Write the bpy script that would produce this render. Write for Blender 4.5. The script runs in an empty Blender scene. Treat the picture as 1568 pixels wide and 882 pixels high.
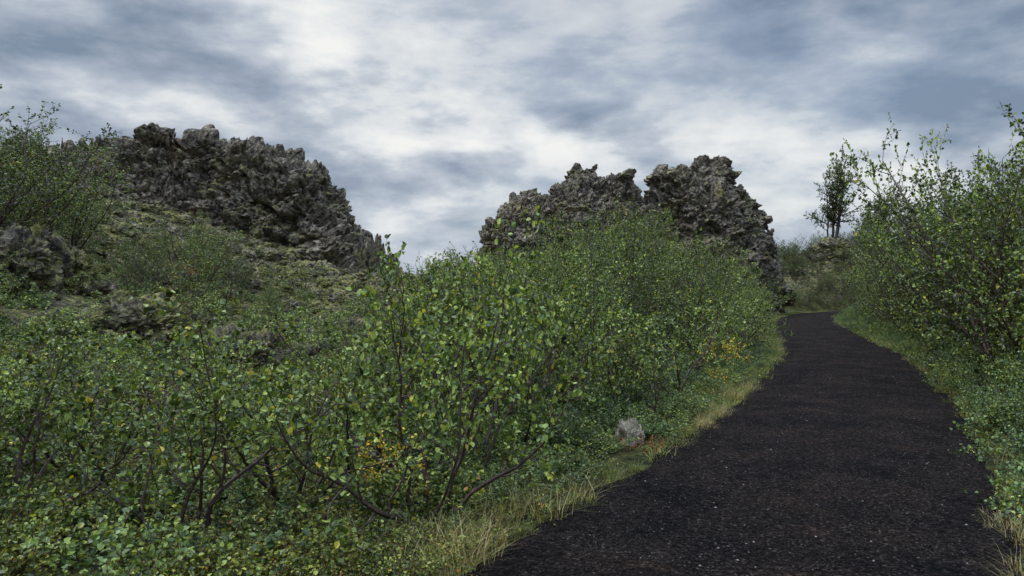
import bpy, math, random, bisect
import numpy as np
from mathutils import Vector, Matrix, Euler
rng=np.random.default_rng(7); random.seed(7)
S=bpy.context.scene
# ---------------------------------------------------------------- noise
def _h(ix,iy,iz,seed):
    h=(ix.astype(np.int64)*374761393+iy.astype(np.int64)*668265263+iz.astype(np.int64)*2147483647+seed*974711)&0xffffffff
    h=((h^(h>>13))*1274126177)&0xffffffff
    h=((h^(h>>16))*2246822519)&0xffffffff
    h=h^(h>>15)
    return (h&0xffffff)/float(0xffffff)
def vnoise(p,seed=0):
    i=np.floor(p); f=p-i; f=f*f*(3-2*f); i=i.astype(np.int64)
    r=0
    for a in (0,1):
        wa=f[:,0] if a else 1-f[:,0]
        for b in (0,1):
            wb=f[:,1] if b else 1-f[:,1]
            for c in (0,1):
                wc=f[:,2] if c else 1-f[:,2]
                r=r+wa*wb*wc*_h(i[:,0]+a,i[:,1]+b,i[:,2]+c,seed)
    return r*2-1
def fbm(p,o=4,seed=0,ridge=False):
    r=0;a=1;t=0;q=p.copy()
    for k in range(o):
        n=vnoise(q,seed+k*17)
        if ridge: n=1-2*np.abs(n)
        r=r+a*n;t+=a;a*=.5;q=q*2.03+13.7
    return r/t
def worley(p,seed=0):
    """F1, F2, cell id and facet height (tilted plane per cell)"""
    i=np.floor(p).astype(np.int64); F1=np.full(len(p),9.);F2=np.full(len(p),9.);cid=np.zeros(len(p));fh=np.zeros(len(p))
    for a in (-1,0,1):
        for b in (-1,0,1):
            for c in (-1,0,1):
                j=i+np.array([a,b,c])
                q=np.stack([j[:,k]+_h(j[:,0],j[:,1],j[:,2],seed+k*31+5) for k in range(3)],1)
                dv=p-q;d=np.sqrt((dv**2).sum(1))
                v=_h(j[:,0],j[:,1],j[:,2],seed+99);v2=_h(j[:,0],j[:,1],j[:,2],seed+199);v3=_h(j[:,0],j[:,1],j[:,2],seed+299)
                pl=(dv*np.stack([v-.5,v2-.5,v3-.5],1)).sum(1)*2
                m=d<F1
                F2=np.where(m,F1,np.minimum(F2,d)); cid=np.where(m,v,cid); fh=np.where(m,pl,fh); F1=np.where(m,d,F1)
    return F1,F2,cid,fh
def sstep(a,b,x):
    t=np.clip((x-a)/(b-a),0,1); return t*t*(3-2*t)
# ---------------------------------------------------------------- path + terrain
cy=np.array([-8,0,4.24,6.35,8.94,12.1,15,18.9,27,34.6,40.6,46,50.5,53,54,54.])
cx=np.array([-5.8,-1.05,1.33,2.58,3.97,5.45,6.8,8.4,11.05,13.75,16.2,19,23,28,36,50.])
tt=np.concatenate([[0],np.cumsum(np.hypot(np.diff(cx),np.diff(cy)))])
ts=np.linspace(0,tt[-1],500)
px=np.interp(ts,tt,cx);py=np.interp(ts,tt,cy)
k=np.exp(-np.linspace(-2,2,21)**2);k/=k.sum()
for _ in range(2):
    px[10:-10]=np.convolve(px,k,'valid');py[10:-10]=np.convolve(py,k,'valid')
HW=1.42
def pdist(x,y):
    x=np.asarray(x,float).ravel();y=np.asarray(y,float).ravel();o=np.empty(len(x))
    for s in range(0,len(x),20000):
        o[s:s+20000]=np.sqrt(((x[s:s+20000,None]-px[None,::2])**2+(y[s:s+20000,None]-py[None,::2])**2).min(1))
    return o-HW
C=np.array([
(-19,31,6.2),(-17.6,29.5,5.5),(-14,28,4.6),(-10.2,27,3.2),(-7.5,27,2.4),(-5.5,28,2.0),(-3.8,29,1.6),
(-15,24,4.2),(-10,23,2.3),(-6,23,1.5),(-2,24,.8),(-14,17,3.5),(-9,18,1.6),(-4,18,.7),(0,18,.3),
(-9.6,13.5,1.8),(-5,12,.5),(-2,11,.15),(-7,7,.35),(-3,5,0),(-6,3,0),(-14,6,1.2),(-20,10,3.5),(-25,20,7),
(-20.5,24,6.6),(-24,30,7.5),(-15,42,4.5),(-5,42,1.6),(1,34,1.0),(6,30,.5),(0,42,2),(6,41,2.2),(12,42,1.8),(8,35,1.2),
(4,50,3),(12,52,3),(3,70,1),(-20,60,2),(17,51,.6),(22,58.5,3.6),(26,60,4.6),(31,60,4.6),(38,60,3),(26,70,1.5),(21,45,.2),(27,46,.6),(17,30,.5),(24,30,1.2),
(12,14,.3),(18,14,.8),(9,6,.1),(20,2,.4),(0,-10,0),(-20,-10,0),(20,-10,0),(45,30,1),(50,50,1),(0,5,0),(4,9,0),(10,24,0),(1,12,0)])
def tphi(r2): return np.where(r2>1e-9,.5*r2*np.log(np.maximum(r2,1e-9)),0)
n=len(C);K=tphi((C[:,None,0]-C[None,:,0])**2+(C[:,None,1]-C[None,:,1])**2)+np.eye(n)*3
P=np.c_[np.ones(n),C[:,:2]]
W=np.linalg.solve(np.block([[K,P],[P.T,np.zeros((3,3))]]),np.r_[C[:,2],0,0,0])
def height(x,y,detail=True):
    x=np.atleast_1d(np.asarray(x,float));y=np.atleast_1d(np.asarray(y,float));sh=x.shape
    x=x.ravel();y=y.ravel()
    z=np.empty(len(x))
    for s in range(0,len(x),20000):
        a=x[s:s+20000];b=y[s:s+20000]
        z[s:s+20000]=tphi((a[:,None]-C[None,:,0])**2+(b[:,None]-C[None,:,1])**2)@W[:n]+W[n]+W[n+1]*a+W[n+2]*b
    z=np.clip(z,-.3,8.5)
    far=sstep(45,85,np.hypot(x-3,y-28)); z=z*(1-far)+far*(.8+1.5*fbm(np.c_[x,y,0*x]/60,3,3))
    d=pdist(x,y); w=sstep(.1,3.2,d)
    z=z*w
    if detail:
        p=np.c_[x,y,z*0]
        sl=sstep(.5,2.5,z)
        z=z+w*(.10*fbm(p/1.6,3,11)+sl*.36*fbm(p/1.2,4,21,True))+sstep(0,.8,d)*.05*fbm(p/.5,2,5)
    z=np.where(d<0,-.03,z-.03*(1-sstep(0,.25,d)))
    return z.reshape(sh)
# ---------------------------------------------------------------- materials
def newmat(name):
    m=bpy.data.materials.new(name);m.use_nodes=True;nt=m.node_tree;nt.nodes.clear();return m,nt
def N(nt,t,**kw):
    nd=nt.nodes.new(t)
    for a,b in kw.items():
        if a.startswith('i_'):
            k=a[2:]; k=int(k) if k.isdigit() else k.replace('_',' ')
            nd.inputs[k].default_value=b
        else: setattr(nd,a,b)
    return nd
def ramp(nt,stops,interp='LINEAR'):
    r=nt.nodes.new('ShaderNodeValToRGB');cr=r.color_ramp;cr.interpolation=interp
    while len(cr.elements)>1: cr.elements.remove(cr.elements[-1])
    cr.elements[0].position=stops[0][0];cr.elements[0].color=(*stops[0][1],1)
    for p,c in stops[1:]:
        e=cr.elements.new(p);e.color=(*c,1)
    return r
def mixc(nt,a,b,f,mode='MIX'):
    m=nt.nodes.new('ShaderNodeMix');m.data_type='RGBA';m.blend_type=mode
    for s,v in ((6,a),(7,b),(0,f)):
        if hasattr(v,'links'): nt.links.new(v,m.inputs[s])
        else: m.inputs[s].default_value=(*v,1) if s>0 else v
    return m.outputs[2]
def leafmat(name,stops,trans=.2,rough=.38,var=(.45,1.35)):
    m,nt=newmat(name);L=nt.links.new
    g=N(nt,'ShaderNodeNewGeometry');r=ramp(nt,stops);L(g.outputs['Random Per Island'],r.inputs[0])
    oi=N(nt,'ShaderNodeObjectInfo');mr=N(nt,'ShaderNodeMapRange',i_3=var[0],i_4=var[1]);L(oi.outputs['Random'],mr.inputs[0])
    c=N(nt,'ShaderNodeVectorMath',operation='SCALE');L(r.outputs[0],c.inputs[0]);L(mr.outputs[0],c.inputs['Scale'])
    b=N(nt,'ShaderNodeBsdfPrincipled',i_Roughness=rough);b.inputs['Specular IOR Level'].default_value=.4
    L(c.outputs[0],b.inputs['Base Color'])
    t=N(nt,'ShaderNodeBsdfTranslucent');c2=N(nt,'ShaderNodeVectorMath',operation='MULTIPLY');L(c.outputs[0],c2.inputs[0]);c2.inputs[1].default_value=(1.7,1.5,.6)
    L(c2.outputs[0],t.inputs[0])
    mx=N(nt,'ShaderNodeMixShader',i_0=trans);L(b.outputs[0],mx.inputs[1]);L(t.outputs[0],mx.inputs[2])
    o=N(nt,'ShaderNodeOutputMaterial');L(mx.outputs[0],o.inputs[0]);return m
M_leaf=leafmat('birch_leaf',[(0,(.025,.042,.012)),(.32,(.08,.13,.028)),(.64,(.165,.24,.05)),(.88,(.30,.38,.085)),(.975,(.40,.47,.11)),(1,(.6,.46,.05))],var=(.55,1.35))
M_leafd=leafmat('birch_leaf_dark',[(0,(.020,.034,.011)),(.4,(.06,.097,.023)),(.75,(.125,.18,.04)),(.97,(.24,.30,.07)),(1,(.42,.36,.06))])
M_low=leafmat('willow_leaf',[(0,(.026,.05,.02)),(.5,(.088,.15,.05)),(.9,(.18,.27,.09)),(1,(.30,.38,.14))])
M_bil=leafmat('bilberry_leaf',[(0,(.04,.06,.014)),(.5,(.14,.18,.03)),(.92,(.31,.34,.055)),(.97,(.32,.16,.03)),(1,(.30,.05,.02))])
M_yel=leafmat('autumn_leaf',[(0,(.14,.20,.04)),(.45,(.30,.34,.05)),(.55,(.68,.54,.04)),(1,(.78,.42,.03))],var=(.9,1.1))
M_red=leafmat('red_leaf',[(0,(.35,.04,.02)),(.55,(.42,.06,.03)),(.65,(.15,.2,.04)),(1,(.15,.2,.04))],var=(.9,1.1))
M_gra=leafmat('green_grass',[(0,(.08,.12,.025)),(.55,(.19,.25,.045)),(.85,(.32,.32,.09)),(1,(.44,.37,.15))],.25,.6)
M_str=leafmat('straw_grass',[(0,(.16,.19,.05)),(.4,(.36,.31,.13)),(1,(.58,.48,.27))],.25,.7,var=(.7,1.15))
def barkmat():
    m,nt=newmat('birch_bark');L=nt.links.new
    tc=N(nt,'ShaderNodeTexCoord');nz=N(nt,'ShaderNodeTexNoise',i_Scale=30.,i_Detail=3.);L(tc.outputs['Object'],nz.inputs[0])
    r=ramp(nt,[(.3,(.018,.011,.009)),(.55,(.055,.032,.026)),(.75,(.15,.11,.09))]);L(nz.outputs[0],r.inputs[0])
    b=N(nt,'ShaderNodeBsdfPrincipled',i_Roughness=.7);L(r.outputs[0],b.inputs['Base Color'])
    o=N(nt,'ShaderNodeOutputMaterial');L(b.outputs[0],o.inputs[0]);return m
M_bark=barkmat()
def rockmat(name,moss=.5,lich=.56,gain=1.):
    m,nt=newmat(name);L=nt.links.new
    gm=N(nt,'ShaderNodeNewGeometry');P_=gm.outputs['Position']
    n1=N(nt,'ShaderNodeTexNoise',i_Scale=.55,i_Detail=6.,i_Roughness=.65);L(P_,n1.inputs[0])
    n2=N(nt,'ShaderNodeTexNoise',i_Scale=4.5,i_Detail=6.,i_Roughness=.8);L(P_,n2.inputs[0])
    g_=lambda c:tuple(q*gain for q in c)
    r1=ramp(nt,[(.3,g_((.125,.112,.10))),(.43,g_((.25,.22,.188))),(.56,g_((.36,.32,.27))),(.64,g_((.29,.23,.18))),(.74,g_((.32,.17,.115)))]);L(n1.outputs[0],r1.inputs[0])
    r2=ramp(nt,[(.38,(.09,.09,.095)),(.47,(.6,.59,.58)),(.55,(1.15,1.12,1.05)),(.66,(2.1,2.05,1.9))]);L(n2.outputs[0],r2.inputs[0])
    c=mixc(nt,r1.outputs[0],r2.outputs[0],1.,'MULTIPLY')
    n3=N(nt,'ShaderNodeTexNoise',i_Scale=5.,i_Detail=5.,i_Roughness=.78);L(P_,n3.inputs[0])
    r3=ramp(nt,[(lich-.02,(0,0,0)),(lich+.05,(.7,.7,.7))]);L(n3.outputs[0],r3.inputs[0])
    c=mixc(nt,c,(.48,.46,.34),r3.outputs[0])
    sx=N(nt,'ShaderNodeSeparateXYZ');L(gm.outputs['Normal'],sx.inputs[0])
    n4=N(nt,'ShaderNodeTexNoise',i_Scale=.9,i_Detail=6.,i_Roughness=.7);L(P_,n4.inputs[0])
    ad=N(nt,'ShaderNodeMath',operation='MULTIPLY_ADD',i_1=3.2,i_2=-1.8+moss);L(n4.outputs[0],ad.inputs[0])
    ad2=N(nt,'ShaderNodeMath',operation='MULTIPLY_ADD',i_1=.6);L(sx.outputs[2],ad2.inputs[0]);L(ad.outputs[0],ad2.inputs[2])
    r4=ramp(nt,[(.47,(0,0,0)),(.62,(.9,.9,.9))]);L(ad2.outputs[0],r4.inputs[0])
    r5=ramp(nt,[(.38,(.06,.065,.018)),(.49,(.22,.22,.055)),(.60,(.52,.49,.20))]);L(n2.outputs[0],r5.inputs[0])
    c=mixc(nt,c,r5.outputs[0],r4.outputs[0])
    b=N(nt,'ShaderNodeBsdfPrincipled',i_Roughness=.95);L(c,b.inputs['Base Color']);b.inputs['Specular IOR Level'].default_value=.15
    n5=N(nt,'ShaderNodeTexNoise',i_Scale=7.,i_Detail=6.,i_Roughness=.8);L(P_,n5.inputs[0])
    bp=N(nt,'ShaderNodeBump',i_Strength=1.,i_Distance=.28);L(n5.outputs[0],bp.inputs['Height']);L(bp.outputs[0],b.inputs['Normal'])
    o=N(nt,'ShaderNodeOutputMaterial');L(b.outputs[0],o.inputs[0]);return m
M_rock=rockmat('lava_rock',.20,.575);M_rockm=rockmat('mossy_lava_rock',.50,.55);M_pale=rockmat('pale_stone',-.6,.46,2.2)
def groundmat():
    m,nt=newmat('moss_ground');L=nt.links.new
    gm=N(nt,'ShaderNodeNewGeometry');P_=gm.outputs['Position']
    n1=N(nt,'ShaderNodeTexNoise',i_Scale=.9,i_Detail=7.,i_Roughness=.72);L(P_,n1.inputs[0])
    n2=N(nt,'ShaderNodeTexNoise',i_Scale=6.,i_Detail=6.,i_Roughness=.8);L(P_,n2.inputs[0])
    ra=ramp(nt,[(.3,(.018,.024,.009)),(.42,(.045,.055,.016)),(.5,(.11,.115,.032)),(.58,(.06,.042,.03)),(.68,(.12,.10,.08))]);L(n1.outputs[0],ra.inputs[0])
    rb=ramp(nt,[(.33,(.08,.09,.025)),(.40,(.19,.185,.05)),(.46,(.13,.11,.085)),(.52,(.36,.34,.14)),(.57,(.14,.115,.095)),(.66,(.32,.30,.15))]);L(n1.outputs[0],rb.inputs[0])
    sx=N(nt,'ShaderNodeSeparateXYZ');L(P_,sx.inputs[0]);mr=N(nt,'ShaderNodeMapRange',i_1=.5,i_2=1.8);L(sx.outputs[2],mr.inputs[0])
    c0=mixc(nt,ra.outputs[0],rb.outputs[0],mr.outputs[0])
    r2=ramp(nt,[(.37,(.12,.12,.12)),(.47,(.6,.6,.6)),(.55,(1.1,1.1,1.1)),(.66,(2.,2.,1.8))]);L(n2.outputs[0],r2.inputs[0])
    c=mixc(nt,c0,r2.outputs[0],1.,'MULTIPLY')
    b=N(nt,'ShaderNodeBsdfPrincipled',i_Roughness=.95);L(c,b.inputs['Base Color']);b.inputs['Specular IOR Level'].default_value=.15
    bp=N(nt,'ShaderNodeBump',i_Strength=1.,i_Distance=.18);L(n2.outputs[0],bp.inputs['Height']);L(bp.outputs[0],b.inputs['Normal'])
    o=N(nt,'ShaderNodeOutputMaterial');L(b.outputs[0],o.inputs[0]);return m
M_gnd=groundmat()
def pathmat():
    m,nt=newmat('black_gravel');L=nt.links.new
    gm=N(nt,'ShaderNodeNewGeometry');P_=gm.outputs['Position']
    n1=N(nt,'ShaderNodeTexNoise',i_Scale=1.3,i_Detail=8.,i_Roughness=.72);L(P_,n1.inputs[0])
    n2=N(nt,'ShaderNodeTexNoise',i_Scale=22.,i_Detail=8.,i_Roughness=.87);L(P_,n2.inputs[0])
    v=N(nt,'ShaderNodeTexVoronoi',i_Scale=75.);L(P_,v.inputs[0])
    r1=ramp(nt,[(.36,(.017,.0155,.016)),(.46,(.026,.0225,.022)),(.55,(.036,.0285,.026)),(.67,(.056,.041,.033))]);L(n1.outputs[0],r1.inputs[0])
    r2=ramp(nt,[(.37,(.27,.27,.27)),(.5,(.85,.85,.85)),(.63,(2.0,1.97,1.93))]);L(n2.outputs[0],r2.inputs[0])
    c=mixc(nt,r1.outputs[0],r2.outputs[0],1.,'MULTIPLY')
    sv=N(nt,'ShaderNodeSeparateColor');L(v.outputs['Color'],sv.inputs[0])
    r3=ramp(nt,[(.2,(.45,.45,.45)),(.8,(1.05,1.05,1.05)),(.95,(1.9,1.87,1.83)),(1,(3.4,3.3,3.2))]);L(sv.outputs[0],r3.inputs[0])
    c=mixc(nt,c,r3.outputs[0],1.,'MULTIPLY')
    b=N(nt,'ShaderNodeBsdfPrincipled',i_Roughness=1.);L(c,b.inputs['Base Color']);b.inputs['Specular IOR Level'].default_value=.03
    iv=N(nt,'ShaderNodeMath',operation='SUBTRACT',i_0=1.);L(v.outputs[0],iv.inputs[1])
    ad=N(nt,'ShaderNodeMath',operation='MULTIPLY_ADD',i_1=3.);L(n2.outputs[0],ad.inputs[0]);L(iv.outputs[0],ad.inputs[2])
    bp=N(nt,'ShaderNodeBump',i_Strength=1.,i_Distance=.02);L(ad.outputs[0],bp.inputs['Height']);L(bp.outputs[0],b.inputs['Normal'])
    o=N(nt,'ShaderNodeOutputMaterial');L(b.outputs[0],o.inputs[0]);return m
M_path=pathmat()
def pebmat():
    m,nt=newmat('pebble');L=nt.links.new
    g=N(nt,'ShaderNodeNewGeometry');r=ramp(nt,[(0,(.011,.010,.010)),(.75,(.036,.031,.029)),(.97,(.075,.066,.06)),(1,(.24,.23,.21))]);L(g.outputs['Random Per Island'],r.inputs[0])
    b=N(nt,'ShaderNodeBsdfPrincipled',i_Roughness=1.);L(r.outputs[0],b.inputs['Base Color']);b.inputs['Specular IOR Level'].default_value=.05
    o=N(nt,'ShaderNodeOutputMaterial');L(b.outputs[0],o.inputs[0]);return m
M_peb=pebmat()
# ---------------------------------------------------------------- helpers
def mesh(name,v,f,mats=(),mi=None,smooth=False):
    me=bpy.data.meshes.new(name)
    v=np.asarray(v,np.float32)
    nf,kk=f.shape
    me.vertices.add(len(v));me.vertices.foreach_set('co',v.ravel())
    me.loops.add(nf*kk);me.loops.foreach_set('vertex_index',f.ravel().astype(np.int32))
    me.polygons.add(nf);me.polygons.foreach_set('loop_start',np.arange(nf,dtype=np.int32)*kk)
    try: me.polygons.foreach_set('loop_total',np.full(nf,kk,np.int32))
    except Exception: pass
    me.update(calc_edges=True)
    for m in mats: me.materials.append(m)
    if mi is not None: me.polygons.foreach_set('material_index',np.asarray(mi,np.int32))
    me.polygons.foreach_set('use_smooth',np.full(len(me.polygons),smooth))
    me.update();return me
def obj(name,me,coll=None,loc=(0,0,0),rot=(0,0,0),sc=(1,1,1)):
    o=bpy.data.objects.new(name,me);o.location=loc;o.rotation_euler=rot
    o.scale=sc if hasattr(sc,'__len__') else (sc,sc,sc)
    (coll or S.collection).objects.link(o);return o
def mass(name):
    c=bpy.data.collections.new(name+'_parts');e=bpy.data.objects.new(name,None);e.empty_display_size=.3
    e.instance_type='COLLECTION';e.instance_collection=c;S.collection.objects.link(e);return c
# ---------------------------------------------------------------- terrain sheet
def axis(a,b,st,lo,hi,m):
    core=np.arange(a,b,st)
    l=a-(np.linspace(0,1,m)[1:]**2.5)*(a-lo);h=core[-1]+(np.linspace(0,1,m)[1:]**2.5)*(hi-core[-1])
    return np.concatenate([l[::-1],core,h])
gx=axis(-26,34,.15,-700,700,40);gy=axis(1.5,62,.17,-300,900,40)
X,Y=np.meshgrid(gx,gy);Z=height(X,Y)
v=np.c_[X.ravel(),Y.ravel(),Z.ravel()];nx=len(gx);ny=len(gy)
i=(np.arange(ny-1)[:,None]*nx+np.arange(nx-1)[None,:]).ravel()
obj('ground_terrain',mesh('ground_terrain',v,np.stack([i,i+1,i+nx+1,i+nx],1),[M_gnd],smooth=True))
lgx=gx.tolist();lgy=gy.tolist()
def H1(x,y):
    a=min(max(bisect.bisect(lgx,x)-1,0),nx-2);b=min(max(bisect.bisect(lgy,y)-1,0),ny-2)
    u=(x-lgx[a])/(lgx[a+1]-lgx[a]);w=(y-lgy[b])/(lgy[b+1]-lgy[b])
    return float((Z[b,a]*(1-u)+Z[b,a+1]*u)*(1-w)+(Z[b+1,a]*(1-u)+Z[b+1,a+1]*u)*w)
# path ribbon
tx=np.gradient(px);ty=np.gradient(py);l=np.hypot(tx,ty);nxn=-ty/l;nyn=tx/l
A500=np.arange(500)
def onpath(u,o_): return (float(np.interp(u,A500,px)+np.interp(u,A500,nxn)*o_),float(np.interp(u,A500,py)+np.interp(u,A500,nyn)*o_))
U=np.linspace(0,len(px)-1,2400);pxx=np.interp(U,A500,px);pyy=np.interp(U,A500,py);a1=np.interp(U,A500,nxn);a2=np.interp(U,A500,nyn)
cols=np.linspace(-1,1,33);pv=[]
el=HW+.24*fbm(np.c_[U*.16,U*0,U*0],5,31)+.05;er=HW+.24*fbm(np.c_[U*.16,U*0+9,U*0],5,37)+.05
for c_ in cols:
    w_=np.where(c_>0,el,er)*c_
    x_=pxx+a1*w_;y_=pyy+a2*w_
    z_=.014+.03*(1-c_**2)+.013*fbm(np.c_[x_,y_,0*x_]/.35,4,41)
    if abs(c_)>.99: z_=z_*0-.04
    pv.append(np.c_[x_,y_,z_])
pv=np.stack(pv,1).reshape(-1,3);m_=len(cols)
i=(np.arange(2399)[:,None]*m_+np.arange(m_-1)[None,:]).ravel()
obj('gravel_path',mesh('gravel_path',pv,np.stack([i,i+m_,i+m_+1,i+1],1)[:,::-1].copy(),[M_path],smooth=True))
np_=60000;ui=(rng.random(np_)**1.6*170+75);w_=(rng.random(np_)*2-1);w_=np.sign(w_)*np.abs(w_)**.8*(HW+.16)
bx=np.interp(ui,A500,px)+np.interp(ui,A500,nxn)*w_;by=np.interp(ui,A500,py)+np.interp(ui,A500,nyn)*w_
sz=.0025+.009*rng.random(np_)**5;bz=.016+.03*(1-np.clip(w_/HW,-1,1)**2)
oc=np.array([[1,0,0],[0,1,0],[-1,0,0],[0,-1,0],[0,0,.7],[0,0,-.7]],float);fc=np.array([[0,1,4],[1,2,4],[2,3,4],[3,0,4],[1,0,5],[2,1,5],[3,2,5],[0,3,5]])
vv=oc[None]*sz[:,None,None]*(1+.5*(rng.random((np_,6,1))-.5));an=rng.random(np_)*6.28
vx=vv[...,0]*np.cos(an)[:,None]-vv[...,1]*np.sin(an)[:,None];vy=vv[...,0]*np.sin(an)[:,None]+vv[...,1]*np.cos(an)[:,None]
vv=np.stack([vx+bx[:,None],vy+by[:,None],vv[...,2]+bz[:,None]],-1).reshape(-1,3)
obj('loose_gravel',mesh('loose_gravel',vv,(fc[None]+np.arange(np_)[:,None,None]*6).reshape(-1,3),[M_peb]))
# ---------------------------------------------------------------- rocks
def displace(me,seed,big,bamp,blk,kamp,fin,famp,wp=.30,zs=1.2):
    nv=len(me.vertices);co=np.empty(nv*3,np.float32);me.vertices.foreach_get('co',co);co=co.reshape(-1,3).astype(float)
    no=np.empty(nv*3,np.float32);me.vertices.foreach_get('normal',no);no=no.reshape(-1,3)
    q=co+np.stack([fbm(co/big*1.7,4,seed+k) for k in range(3)],1)*big*wp
    d=bamp*(fbm(q/big,4,seed,True)-.15)
    qq=q*np.array([1,1,zs])
    F1,F2,cid,fh=worley(qq/blk,seed);d+=kamp*((cid-.5)*.9+fh*1.1-(1-sstep(0,.12,F2-F1))*.4)
    F1,F2,cid,fh=worley(qq/(blk*.42),seed+7);d+=kamp*.56*((cid-.5)*.9+fh*.95-(1-sstep(0,.16,F2-F1))*.5)
    F1,F2,cid,fh=worley(qq/(blk*.2),seed+9);d+=kamp*.32*((cid-.5)+fh*.9-(1-sstep(0,.2,F2-F1))*.5)
    d+=famp*fbm(co/fin,4,seed+3,True)
    co+=no*d[:,None]
    me.vertices.foreach_set('co',co.astype(np.float32).ravel());me.update()
def formation(name,pts,dfun,Df,Db,seed,vox,zb0,endc=14,crest=0):
    pts=np.array(pts,float);pxs=np.arange(pts[0,0],pts[-1,0],3.)
    yp=np.interp(pxs,pts[:,0],pts[:,1]);d=np.array([dfun(p) for p in pxs])
    yp=yp-crest*vnoise(np.c_[pxs/9.,pxs*0,pxs*0+.3],seed)
    x=(pxs-784)/1132*d;z=1.65+(441-yp)/1132*d-.15
    kk=np.exp(-np.linspace(-2,2,25)**2);kk/=kk.sum()
    zs=np.convolve(np.pad(z,12,'edge'),kk,'valid')
    gz=height(x,d-Df,False)-zb0
    prof=[(-1,0,0),(-.82,.28,0),(-.62,.55,0),(-.42,.78,0),(-.26,.93,0),(-.14,.98,.7),(-.05,1,1),(.06,1,1),(.16,.97,.7),(.35,.85,0),(.6,.6,0),(.85,.3,0),(1,0,0)]
    vs=[];m=len(prof)
    for j in range(len(x)):
        tp=np.interp(j,[0,10,len(x)-endc,len(x)-1],[.5,1,1,.35])
        for (o,h,r) in prof:
            top=zs[j]*(1-r)+z[j]*r if r>0 else min(zs[j],z[j]+.8)
            D=(Df if o<0 else Db)*tp
            wv=.5*math.sin(o*5+x[j]*.6)+.35*math.sin(x[j]*1.7+o*3)
            vs.append((x[j]+.25*math.sin(o*7+j*.05),d[j]+o*D+wv*(1-abs(o)*.4),gz[j]+(top-gz[j])*h))
    f=[]
    for j in range(len(x)-1):
        for q in range(m-1):
            a=j*m+q;f.append((a,a+m,a+m+1,a+1))
        f.append((j*m+m-1,(j+1)*m+m-1,(j+1)*m,j*m))
    f.append(tuple(range(m)));f.append(tuple(reversed(range((len(x)-1)*m,len(x)*m))))
    me=bpy.data.meshes.new('t');me.from_pydata(vs,[],f);me.update()
    o=bpy.data.objects.new('t',me);S.collection.objects.link(o)
    md=o.modifiers.new('r','REMESH');md.mode='VOXEL';md.voxel_size=vox
    bpy.context.view_layer.update()
    dg=bpy.context.evaluated_depsgraph_get();ev=bpy.data.meshes.new_from_object(o.evaluated_get(dg));ev.name=name
    bpy.data.objects.remove(o)
    displace(ev,seed,2.4,.36,1.3,.42,.32,.10,.24,1.3)
    ev.materials.clear();ev.materials.append(M_rock);ev.polygons.foreach_set('use_smooth',np.full(len(ev.polygons),False))
    return obj(name,ev)
Lp=[(60,232),(90,224),(120,220),(150,222),(172,221),(182,213),(224,212),(228,198),(248,198),(258,208),(300,217),(340,215),(400,221),(436,229),(452,243),(482,248),(496,270),(512,286),(524,298),(528,323),(542,336),(551,356),(554,385),(572,390),(602,403),(634,430)]
formation('lava_rock_formation',Lp,lambda p:31-1.2*(p-40)/500,2.6,4,101,.06,.6,14,2)
Rp=[(742,365),(750,340),(775,318),(785,296),(800,289),(830,292),(841,314),(846,284),(872,281),(882,262),(905,249),(914,264),(926,278),(950,271),(965,288),(980,308),(1000,308),(1008,280),(1020,252),(1036,262),(1046,250),(1056,284),(1066,274),(1073,242),(1094,252),(1113,238),(1117,270),(1113,302),(1122,310),(1133,280),(1150,300),(1166,325),(1178,352),(1186,385)]
formation('lava_rock_formation',Rp,lambda p:44+3*(p-742)/460,4.4,5,211,.075,.8,26,5)
import bmesh
def boulder(seed,sub=5,mat=None):
    bm=bmesh.new();bmesh.ops.create_icosphere(bm,subdivisions=sub,radius=1);me=bpy.data.meshes.new('lava_boulder');bm.to_mesh(me);bm.free()
    nv=len(me.vertices);co=np.empty(nv*3,np.float32);me.vertices.foreach_get('co',co);co=co.reshape(-1,3)
    r=np.random.default_rng(seed);co=np.sign(co)*np.abs(co)**.8;co*=np.array([1,.7+.3*r.random(),.5+.2*r.random()])
    me.vertices.foreach_set('co',co.ravel());me.update()
    displace(me,seed,1.2,.2,.8,.24,.3,.05);me.materials.append(mat or M_rockm);return me
Bs=[boulder(s,4) for s in (1,2,3,4,5)];Bb=[boulder(s,6) for s in (11,12,13)];Bp=boulder(15,5,M_pale)
def put_boulder(pxx,d,w,me,sh=1.,name='lava_boulder'):
    x=(pxx-784)/1132*d;s=w/2
    return obj(name,me,None,(x,d,H1(x,d)+s*.15),(0,0,random.random()*6),(s,s*.9,s*sh))
for (a,d,w,me,sh) in [(45,14.5,1.9,Bb[0],1.1),(95,15.,1.2,Bb[1],1),(-10,13.5,2.0,Bb[2],1.1),(205,12.5,1.6,Bb[1],.9),(378,12,1.2,Bb[2],1.1),(450,12.5,.8,Bb[0],.9),(556,12,.6,Bb[1],1),(564,28.6,1.3,Bb[2],3.0),(594,28.5,1.1,Bb[0],1.6),(1280,57.5,2.8,Bb[1],.9)]:
    put_boulder(a,d,w,me,sh)
put_boulder(966,7.9,.27,Bp,2.3,'pale_stone')
SX,SY=(966-784)/1132*7.9,7.9
def clear(x,y): return math.hypot(x-SX,y-SY)<.36 or (abs(x-SX*y/SY)<.25 and 6.8<y<7.9)
tal=mass('talus_rubble')
cnt=0
while cnt<2400:
    y=rng.uniform(13,30);a=rng.uniform(-60,700);x=(a-784)/1132*y
    if x>-2.2: continue
    if rng.random()>min(1,(y-11)/15)**2: continue
    s=.06+.34*rng.random()**3.5
    obj('r',Bs[rng.integers(5)],tal,(x,y,H1(x,y)+s*.1),(rng.random()*.6,rng.random()*.6,rng.random()*6.3),(s,s,s*.85));cnt+=1
cnt=0
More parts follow.
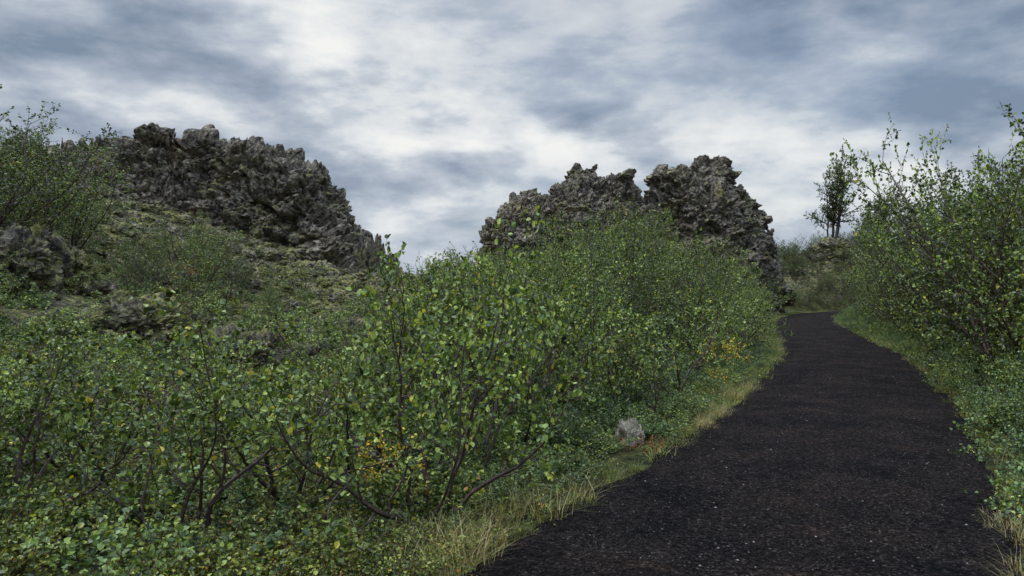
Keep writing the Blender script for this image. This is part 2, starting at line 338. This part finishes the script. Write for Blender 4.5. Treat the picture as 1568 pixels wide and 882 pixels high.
while cnt<150:
    y=rng.uniform(54.5,62);x=rng.uniform(17,36)
    if pdist(x,y)[0]<1: continue
    s=.12+.5*rng.random()**2
    obj('r',Bs[rng.integers(5)],tal,(x,y,H1(x,y)+s*.1),(rng.random()*.6,rng.random()*.6,rng.random()*6.3),s);cnt+=1
# ---------------------------------------------------------------- plants
class PB:
    def __init__(s): s.v=[];s.f=[];s.n=0;s.lp=[];s.ld=[]
    def tube(s,pts,r0,r1,k):
        pts=np.array(pts);m=len(pts);t=np.gradient(pts,axis=0);t/=np.linalg.norm(t,axis=1)[:,None]+1e-9
        a=np.cross(t,[.31,.2,.93]);a/=np.linalg.norm(a,axis=1)[:,None]+1e-9;b=np.cross(t,a)
        R=np.linspace(r0,r1,m)[:,None,None];an=np.arange(k)/k*2*np.pi
        ring=pts[:,None]+R*(np.cos(an)[None,:,None]*a[:,None]+np.sin(an)[None,:,None]*b[:,None])
        s.v.append(ring.reshape(-1,3))
        i=(np.arange(m-1)[:,None]*k+np.arange(k)[None,:]);j=(np.arange(m-1)[:,None]*k+(np.arange(k)[None,:]+1)%k)
        s.f.append((np.stack([i,j,j+k,i+k],-1).reshape(-1,4)+s.n));s.n+=m*k
def leaves(lp,ld,size,r,up=.7):
    n=len(lp);lp=np.array(lp);ld=np.array(ld)
    d=ld*.5+r.normal(0,.6,(n,3))+np.array([0,0,-.05]);d/=np.linalg.norm(d,axis=1)[:,None]
    nn=r.normal(0,.6,(n,3))+np.array([0,0,up]);nn-=d*(nn*d).sum(1)[:,None];nn/=np.linalg.norm(nn,axis=1)[:,None]+1e-9
    s=np.cross(d,nn);L=(size*(.5+.8*r.random(n)))[:,None];w=L*.42
    b=lp+d*L*.15
    V=np.stack([b,b+d*L*.35-s*w+nn*L*.12,b+d*L*.75-s*w*.7+nn*L*.06,b+d*L-nn*L*.1,b+d*L*.75+s*w*.7+nn*L*.06,b+d*L*.35+s*w+nn*L*.12],1)
    k=np.arange(n)[:,None]*6
    F=np.concatenate([k+np.array([0,1,2,3]),k+np.array([0,3,4,5])],1).reshape(-1,4)
    return V.reshape(-1,3),F
UP=np.array([0,0,1.])
def unit(v): return v/(math.sqrt(v[0]**2+v[1]**2+v[2]**2)+1e-9)
def grow(B,r,p,d,L,rad,lv,mx,P):
    nseg=max(3,int(L/P['seg'][lv]));st=L/nseg;pts=[p]
    for i in range(nseg):
        d=unit(d+r.normal(0,P['wig'][lv],3)+UP*P['trop'][lv]);p=p+d*st;pts.append(p);t=(i+1)/nseg
        if lv<mx and t>P['start'][lv]:
            k=P['kids'][lv];k=int(k)+(r.random()<k-int(k))
            for _ in range(k):
                q=r.normal(0,1,3);q=unit(q-d*(q@d));a=P['ang']*(.7+.6*r.random())
                cd=unit(d*math.cos(a)+q*math.sin(a))
                grow(B,r,p,cd,P['len'][lv+1]*(1.15-.6*t)*(.6+.7*r.random()),rad*(1-.7*t)*.55,lv+1,mx,P)
        if lv==mx or (lv==mx-1 and t>.45):
            for _ in range(P['lv']):
                B.lp.append(p-d*st*r.random());B.ld.append(d)
    B.tube(pts,rad,max(rad*.25,P.get('rmin',.0018)),5 if lv==0 else (4 if lv==1 else 3))
def shrub(seed,Hh,stems,spread,leaf,P,mat,trunk=.02,up=.7,name='birch_shrub'):
    r=np.random.default_rng(seed);B=PB()
    for i in range(stems):
        a=(i+r.random()*.8)/stems*6.283;tilt=spread*(.25+.75*r.random())
        d=np.array([math.cos(a)*math.sin(tilt),math.sin(a)*math.sin(tilt),math.cos(tilt)])
        p=np.array([math.cos(a)*.08,math.sin(a)*.08,-.1])*1.
        grow(B,r,p,d,Hh*(.65+.55*r.random()),trunk*(.6+.6*r.random()),0,len(P['seg'])-1,P)
    V,F=leaves(B.lp,B.ld,leaf,r,up)
    bv=np.concatenate(B.v);bf=np.concatenate(B.f)
    v=np.concatenate([bv,V]);f=np.concatenate([bf,F+len(bv)])
    me=mesh(name,v,f,[M_bark,mat],np.r_[np.zeros(len(bf)),np.ones(len(F))])
    return me,float(np.percentile(V[:,2],99.5))
Pf=dict(seg=[.13,.09,.055],wig=[.19,.20,.17],trop=[.045,.07,.07],start=[.32,.22],kids=[.95,.9],len=[0,.58,.24],ang=.95,lv=3)
Pm=dict(seg=[.22,.16,.075],wig=[.13,.17,.17],trop=[.06,.09,.08],start=[.2,.18],kids=[1.15,1.3],len=[0,.85,.36],ang=.85,lv=3,rmin=.003)
Pt=dict(seg=[.40,.26,.12],wig=[.10,.2,.2],trop=[.07,.06,.03],start=[.32,.15],kids=[1.9,2.0],len=[0,1.7,.6],ang=.95,lv=5,rmin=.008)
fg=[shrub(s,1.45,7,1.05,.042,Pf,M_leaf,.020) for s in (1,2,3,4)]
md_=[shrub(s,2.9,7,.72,.046,Pm,m,.026) for s,m in ((21,M_leaf),(22,M_leafd),(23,M_leaf),(24,M_leafd))]
tr=[shrub(35,6.3,4,.20,.085,Pt,M_leafd,.12,name='birch_tree'),shrub(37,5.6,4,.25,.085,Pt,M_leafd,.10,name='birch_tree')]
Pl=dict(seg=[.07,.05],wig=[.2,.2],trop=[.06,.05],start=[.2],kids=[1.0],len=[0,.16],ang=.8,lv=2)
low=[shrub(41+s,.30,20,1.25,lf,Pl,m,.004,.9,'low_shrub')[0] for s,(lf,m) in enumerate([(.038,M_low),(.038,M_low),(.024,M_bil),(.024,M_bil),(.034,M_leaf)])]
lowy=shrub(51,.30,8,1.1,.029,Pl,M_yel,.003,.9)[0];lowr=shrub(52,.2,10,1.2,.022,Pl,M_red,.003,.9)[0]
Pw=dict(seg=[.10,.07],wig=[.12,.15],trop=[.06,.06],start=[.1],kids=[1.5],len=[0,.34],ang=.7,lv=3)
wil=[shrub(61+s,.95,18,1.0,.042,Pw,mm_,.008,.8,'willow_shrub') for s,mm_ in enumerate((M_low,M_leaf,M_low))]
def tuft(seed,nb,Ln,rad,mat):
    r=np.random.default_rng(seed);V=[];F=[];n=0
    for i in range(nb):
        a=r.random()*6.283;q=r.random()**.5*rad;b=np.array([math.cos(a)*q,math.sin(a)*q,-.02]);a2=a+r.normal(0,.8)
        le=Ln*(.4+.9*r.random()**1.5);lean=.2+1.0*r.random();w=.0018+.0015*r.random();sd=np.array([-math.sin(a2),math.cos(a2),0])*w
        for k,t in enumerate((0,.4,.75,1)):
            p=b+np.array([math.cos(a2)*lean*le*t*t,math.sin(a2)*lean*le*t*t,le*t*(1-.35*lean*t)])
            V+= [p-sd*(1-t*.9),p+sd*(1-t*.9)]
        for k in range(3): F.append((n+2*k,n+2*k+1,n+2*k+3,n+2*k+2))
        n+=8
    return mesh('grass_tuft',V,np.array(F),[mat])
gt=[tuft(1,80,.15,.16,M_gra),tuft(2,80,.20,.18,M_gra)];st_=[tuft(3,60,.19,.15,M_str),tuft(4,50,.28,.14,M_str)]
def P2(a,d): return (a-784)/1132*d
pos=[]
def place(x,y,hmax,coll,mds=md_,fgs=fg,rmin=.7,wide=1.1,name='b',lo=.45,hs=1.7):
    for (a,b) in pos:
        if (a-x)**2+(b-y)**2<rmin**2: return False
    g=H1(x,y);h=hmax-g
    if h<lo: return False
    src=mds if h>hs else fgs
    me,mh=src[rng.integers(len(src))];h=min(h,4.6);s=h/mh
    obj(name,me,coll,(x,y,g-.03),(rng.normal(0,.05),rng.normal(0,.05),rng.random()*6.28),(s*wide,s*wide,s));pos.append((x,y));return True
# foreground individual shrubs  (px azimuth, distance, top row)
FG=[(275,4.9,462,0),(30,5.4,500,1),(150,6.4,500,2),(450,5.7,490,3),(655,5.3,430,1),(705,6.1,325,0),(560,6.7,478,2),(-70,6.0,500,3),(650,7.6,392,3),(330,7.4,512,1),(520,8.2,495,0),(780,7.6,445,2),(750,8.8,385,1),(-160,5.2,500,0),(60,7.6,505,3),(230,8.4,512,2),(-20,8.8,490,0),(830,8.8,430,3),(710,10,385,2)]
for a,d,yt,vi in FG:
    me,mh=fg[vi];x=P2(a,d);g=H1(x,d);h=1.65+(441-yt)/1132*d-g;s=h/mh;w_=min(s,.95)
    obj('birch_shrub',me,None,(x,d,g-.02),(rng.normal(0,.05),rng.normal(0,.05),rng.random()*6.28),(w_,w_,s));pos.append((x,d))
# thicket left of path
sky_px=[540,600,640,670,700,750,800,870,915,960,1000,1050,1100,1150,1200,1230];sky_y=[515,490,445,395,378,380,380,370,330,300,338,357,382,397,422,442]
th=mass('birch_thicket')
c_=0;tries=0
while c_<175 and tries<12000:
    tries+=1
    y=9+rng.random()**1.1*38;a=rng.uniform(540,1235);x=P2(a,y)
    dd=pdist(x,y)[0]
    cxl=np.interp(y,py[:400],px[:400])
    if x>cxl or dd<.75: continue
    e=(441-np.interp(a,sky_px,sky_y))/1132
    hm=1.65+e*y
    g=H1(x,y);lim=.35+dd*(1.2 if y<26 else 2.)
    hm=min(hm*(1 if rng.random()<.25 else rng.uniform(.6,1)),g+lim,g+3.9)
    if place(x,y,hm,th,rmin=.78+.016*y,wide=.98): c_+=1
sl=mass('slope_bushes')
for _ in range(500):
    y=rng.uniform(15.5,23);a=rng.uniform(160,430);x=P2(a,y)
    e=(441-np.interp(a,[150,200,290,330,400,440],[400,370,305,325,400,450]))/1132
    place(x,y,min(1.65+e*y,H1(x,y)+2.2)*rng.uniform(.85,1),sl,mds=[md_[1],md_[3]],fgs=[md_[1],md_[3]],rmin=1.15,wide=1.2,lo=.7)
for a,y,yt in [(-50,14,150),(0,15.5,178),(50,16,200),(95,17,240),(20,18.5,175),(-90,16,130),(75,19,215),(115,21,285),(-30,20,160),(60,22,200),(105,18,330),(20,16.5,260),(60,15.5,310),(135,19,350)]:
    x=P2(a,y);place(x,y,max(1.65+(441-yt)/1132*y,H1(x,y)+1.1),sl,mds=[md_[1],md_[3]],fgs=[md_[1],md_[3]],rmin=.3,wide=1.25)
for _ in range(500):
    y=rng.uniform(15,27);a=rng.uniform(-160,128);x=P2(a,y)
    e=(441-np.interp(a,[-160,0,60,110,130],[120,172,198,222,300]))/1132
    place(x,y,min(1.65+e*y,H1(x,y)+2.0)*rng.uniform(.85,1),sl,mds=[md_[1],md_[3]],fgs=[md_[1],md_[3]],rmin=1.15,wide=1.3)
for _ in range(90):
    y=rng.uniform(9,23);a=rng.uniform(-50,620);x=P2(a,y);place(x,y,H1(x,y)+rng.uniform(.35,.9),sl,rmin=1.1,wide=1.5,lo=.3)
# right side
rt=mass('roadside_birches')
rp=[1290,1320,1380,1400,1430,1450,1500,1530,1568,1750];ry=[412,402,385,340,292,262,236,192,140,90]
for _ in range(1000):
    y=rng.uniform(7.5,48);a=rng.uniform(1290,1850);x=P2(a,y);dd=pdist(x,y)[0]
    if x<np.interp(y,py[:400],px[:400]) or dd<1.2 : continue
    e=(441-np.interp(a,rp,ry))/1132
    place(x,y,min(1.65+e*y*rng.uniform(.75,1.03),H1(x,y)+min(4.9,.9+dd*1.7)),rt,mds=[md_[1],md_[3],md_[2],md_[1]],rmin=.85+.008*y,wide=1.0)
for _ in range(900):
    y=rng.uniform(51,62);x=rng.uniform(15,36);dd=pdist(x,y)[0]
    if dd<.35: continue
    place(x,y,H1(x,y)+min(.6+dd*.8,rng.uniform(1.0,2.0)),rt,mds=[md_[1],md_[3]],fgs=[md_[1],md_[3]],rmin=.85,wide=1.4,lo=.4)
for (a,d,h,vi) in [(1275,59,8.2,0),(1347,60,5.4,1),(1325,62,4.4,0)]:
    x=P2(a,d);me,mh=tr[vi];s=h/mh;w_=s*.85;obj('birch_tree',me,None,(x,d,H1(x,d)),(0,0,1.+vi),(w_,w_,s))
for (a,d,yt) in [(1545,12.5,160),(1480,17,255),(1445,20,300),(1585,14,170),(1510,18,240),(1560,15,175)]:
    x=P2(a,d);me,mh=md_[rng.integers(4)];g=H1(x,d);h=1.65+(441-yt)/1132*d-g;s=h/mh;obj('birch_tree',me,None,(x,d,g),(0,0,a),(s*.7,s*.7,s))
wh=mass('willow_hedge')
for s in range(620):
    u=rng.uniform(90,380);o_=-(HW+rng.uniform(.25,2.3));x,y=onpath(u,o_)
    dd=-o_-HW
    if s%2 and y>15: continue
    me,mh=wil[rng.integers(3)];h=.3+dd*.42*rng.uniform(.7,1.2);sc=h/mh
    obj('w',me,wh,(x,y,H1(x,y)-.02),(0,0,rng.random()*6.3),(max(sc,.55),max(sc,.55),sc))
# ground cover
gc=mass('ground_cover')
cnt=0
while cnt<2000:
    y=3.3+rng.random()**1.5*20;a=rng.uniform(-150,1250);x=P2(a,y);dd=pdist(x,y)[0]
    if dd<.06 or x>np.interp(y,py[:400],px[:400]) or clear(x,y): continue
    if vnoise(np.array([[x/.8,y/.8,2.5]]),55)[0]<(.04 if dd>1. else -.45) and rng.random()<.88: continue
    yel=rng.random()
    me=low[2+rng.integers(2)] if (dd<.5 or yel<.35) else low[rng.integers(5)]
    s=rng.uniform(.5,1.15)*(.45+.55*min(1,dd/.9));
    obj('g',me,gc,(x,y,H1(x,y)-.03),(rng.normal(0,.1),rng.normal(0,.1),rng.random()*6.3),(s*1.2,s*1.2,s));cnt+=1
for s in range(650):   # taller willow patches left of the path
    y=5.5+rng.random()*15;a=rng.uniform(640,1200);x=P2(a,y);dd=pdist(x,y)[0]
    if dd<.35 or x>np.interp(y,py[:400],px[:400]) or clear(x,y): continue
    me,mh=wil[rng.integers(3)];h=min(.16+dd*.24,.8)*rng.uniform(.6,1.1);sc=h/mh
    obj('w',me,gc,(x,y,H1(x,y)-.02),(0,0,rng.random()*6.3),(max(sc,.5),max(sc,.5),sc))
for u in np.arange(85,420,.45):
    x,y=onpath(u,-(HW+rng.uniform(.0,.6)))
    s=rng.uniform(.4,.95);obj('g',low[rng.integers(5)],gc,(x,y,H1(x,y)-.03),(0,0,rng.random()*6.3),(s,s,s))
for u in np.arange(85,330,.5):
    x,y=onpath(u,HW+rng.uniform(.0,.5))
    if clear(x,y): continue
    s=rng.uniform(.3,.7);obj('g',low[2+rng.integers(3)],gc,(x,y,H1(x,y)-.03),(0,0,rng.random()*6.3),(s*1.2,s*1.2,s))
for (a,d,sc,me,zo) in [(605,5.2,.8,lowy,.45),(580,5.2,.6,lowy,.40),(1106,10.9,.9,lowy,.72),(1126,11.2,.8,lowy,.66),(1096,10.6,.5,lowy,.4),(985,7.6,.9,lowr,0),(996,7.7,.8,lowr,0),(300,17,1.4,lowr,.8),(855,5.9,.5,lowr,0)]:
    x=P2(a,d);obj('g',me,gc,(x,d,H1(x,d)+zo),(0,0,a),sc)
gr=mass('grass_verge')
for s in range(1150):
    u=75+rng.random()**1.5*330;side=1 if rng.random()<.62 else -1
    o_=side*(HW+rng.normal(.06,.14) if rng.random()<.75 else HW+rng.uniform(.1,.9));
    x,y=onpath(u,o_)
    cl=vnoise(np.array([[x/1.2,y/1.2,.5]]),77)[0]
    if abs(o_)<HW-.04 and (cl<.1 or abs(o_)<HW-.18): continue
    if clear(x,y): continue
    me=(st_ if cl>.18 else gt)[rng.integers(2)];sc=rng.uniform(.3,.8)
    obj('t',me,gr,(x,y,max(H1(x,y),-.01)),(0,0,rng.random()*6.3),sc)
for (a,d,k_) in [(780,5.3,8),(735,4.9,7),(590,4.4,6),(690,4.6,5),(1078,9.6,12),(1105,11.,10),(1350,22,14),(1365,21,10),(640,4.7,3),(850,6.2,3)]:
    for _ in range(k_):
        x=P2(a,d)+rng.normal(0,.15);y=d+rng.normal(0,.25)
        if pdist(x,y)[0]<-.05: continue
        obj('t',st_[rng.integers(2)],gr,(x,y,max(H1(x,y),-.01)),(0,0,rng.random()*6.3),rng.uniform(.6,1.1))
# ---------------------------------------------------------------- world
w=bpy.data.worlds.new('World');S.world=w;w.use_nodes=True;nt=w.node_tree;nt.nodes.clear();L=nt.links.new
EL=math.radians(52);AZ=math.radians(-100)
sky=N(nt,'ShaderNodeTexSky');sky.sky_type='NISHITA';sky.sun_disc=False;sky.sun_elevation=EL;sky.sun_rotation=AZ
tc=N(nt,'ShaderNodeTexCoord');sp=N(nt,'ShaderNodeSeparateXYZ');L(tc.outputs['Generated'],sp.inputs[0])
def M(op,a,b=None,c=None,cl=False):
    m=N(nt,'ShaderNodeMath',operation=op);m.use_clamp=cl
    for i_,q in enumerate((a,b,c)):
        if q is None: continue
        if hasattr(q,'links'): L(q,m.inputs[i_])
        else: m.inputs[i_].default_value=q
    return m.outputs[0]
zc=M('MAXIMUM',sp.outputs[2],0.);den=M('ADD',zc,.42)
cb=N(nt,'ShaderNodeCombineXYZ')
L(M('DIVIDE',sp.outputs[0],den),cb.inputs[0]);L(M('DIVIDE',sp.outputs[1],den),cb.inputs[1]);L(M('MULTIPLY',zc,2.8),cb.inputs[2])
def wn(scale,det,ro,di,off):
    mp=N(nt,'ShaderNodeMapping');mp.inputs['Location'].default_value=off;mp.inputs['Rotation'].default_value=(0,.3,0);L(cb.outputs[0],mp.inputs[0])
    n_=N(nt,'ShaderNodeTexNoise',i_Scale=scale,i_Detail=det,i_Roughness=ro,i_Distortion=di);L(mp.outputs[0],n_.inputs[0]);return n_.outputs[0]
n1=wn(1.9,2.,.5,.2,(0,0,0));n2=wn(4.2,8.,.53,.12,(4,2,1));n3=wn(1.1,1.,.5,.2,(9,5,0));n4=wn(11.,6.,.55,.1,(1,7,3))
val=M('ADD',M('MULTIPLY',n1,.32),M('ADD',M('MULTIPLY',n2,.54),M('MULTIPLY',n4,.14)))
dt=N(nt,'ShaderNodeVectorMath',operation='DOT_PRODUCT');L(tc.outputs['Generated'],dt.inputs[0]);dt.inputs[1].default_value=Vector((.08,1,.27)).normalized()
gl=M('POWER',M('MAXIMUM',dt.outputs['Value'],0.),14.)
val=M('MULTIPLY_ADD',M('SUBTRACT',gl,.48),.12,val)
r=ramp(nt,[(.38,(.21,.275,.37)),(.445,(.33,.39,.485)),(.49,(.44,.495,.58)),(.53,(.55,.60,.665)),(.565,(.71,.745,.775)),(.635,(.90,.905,.89))]);L(val,r.inputs[0])
mk=ramp(nt,[(.34,(.65,.65,.65)),(.46,(1,1,1))]);L(n3,mk.inputs[0])
cl10=N(nt,'ShaderNodeVectorMath',operation='SCALE');L(r.outputs[0],cl10.inputs[0]);cl10.inputs['Scale'].default_value=10.
col=mixc(nt,sky.outputs[0],cl10.outputs[0],mk.outputs[0])
hz=M('SUBTRACT',1.,M('MULTIPLY',zc,7.,cl=True));col=mixc(nt,col,(5.3,6.0,6.7),M('MULTIPLY',hz,.55))
zb=M('MULTIPLY_ADD',M('MULTIPLY',M('SUBTRACT',zc,.42),1.8,cl=True),6.2,1.)  # overhead sky, above the frame, boosted to add light to the scene
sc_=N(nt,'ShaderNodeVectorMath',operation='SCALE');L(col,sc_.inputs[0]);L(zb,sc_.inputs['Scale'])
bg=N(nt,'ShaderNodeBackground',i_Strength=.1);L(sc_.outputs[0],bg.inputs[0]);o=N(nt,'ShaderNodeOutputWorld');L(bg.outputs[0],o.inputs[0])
sd=bpy.data.lights.new('sun','SUN');sd.energy=1.5;sd.angle=math.radians(10);sd.color=(1,.95,.87)
so=bpy.data.objects.new('sun',sd);S.collection.objects.link(so)
dirv=Vector((math.sin(AZ)*math.cos(EL),math.cos(AZ)*math.cos(EL),math.sin(EL)));so.rotation_euler=dirv.to_track_quat('Z','Y').to_euler()
cam=bpy.data.cameras.new('camera');cam.lens=26;cam.sensor_width=36;cam.clip_end=3000;cam.clip_start=.05
co=bpy.data.objects.new('camera',cam);co.location=(0,0,1.65);co.rotation_euler=(math.radians(90),0,0);S.collection.objects.link(co);S.camera=co
S.view_settings.view_transform='Standard';S.view_settings.look='None';S.view_settings.exposure=0
print('thicket',c_,tries)
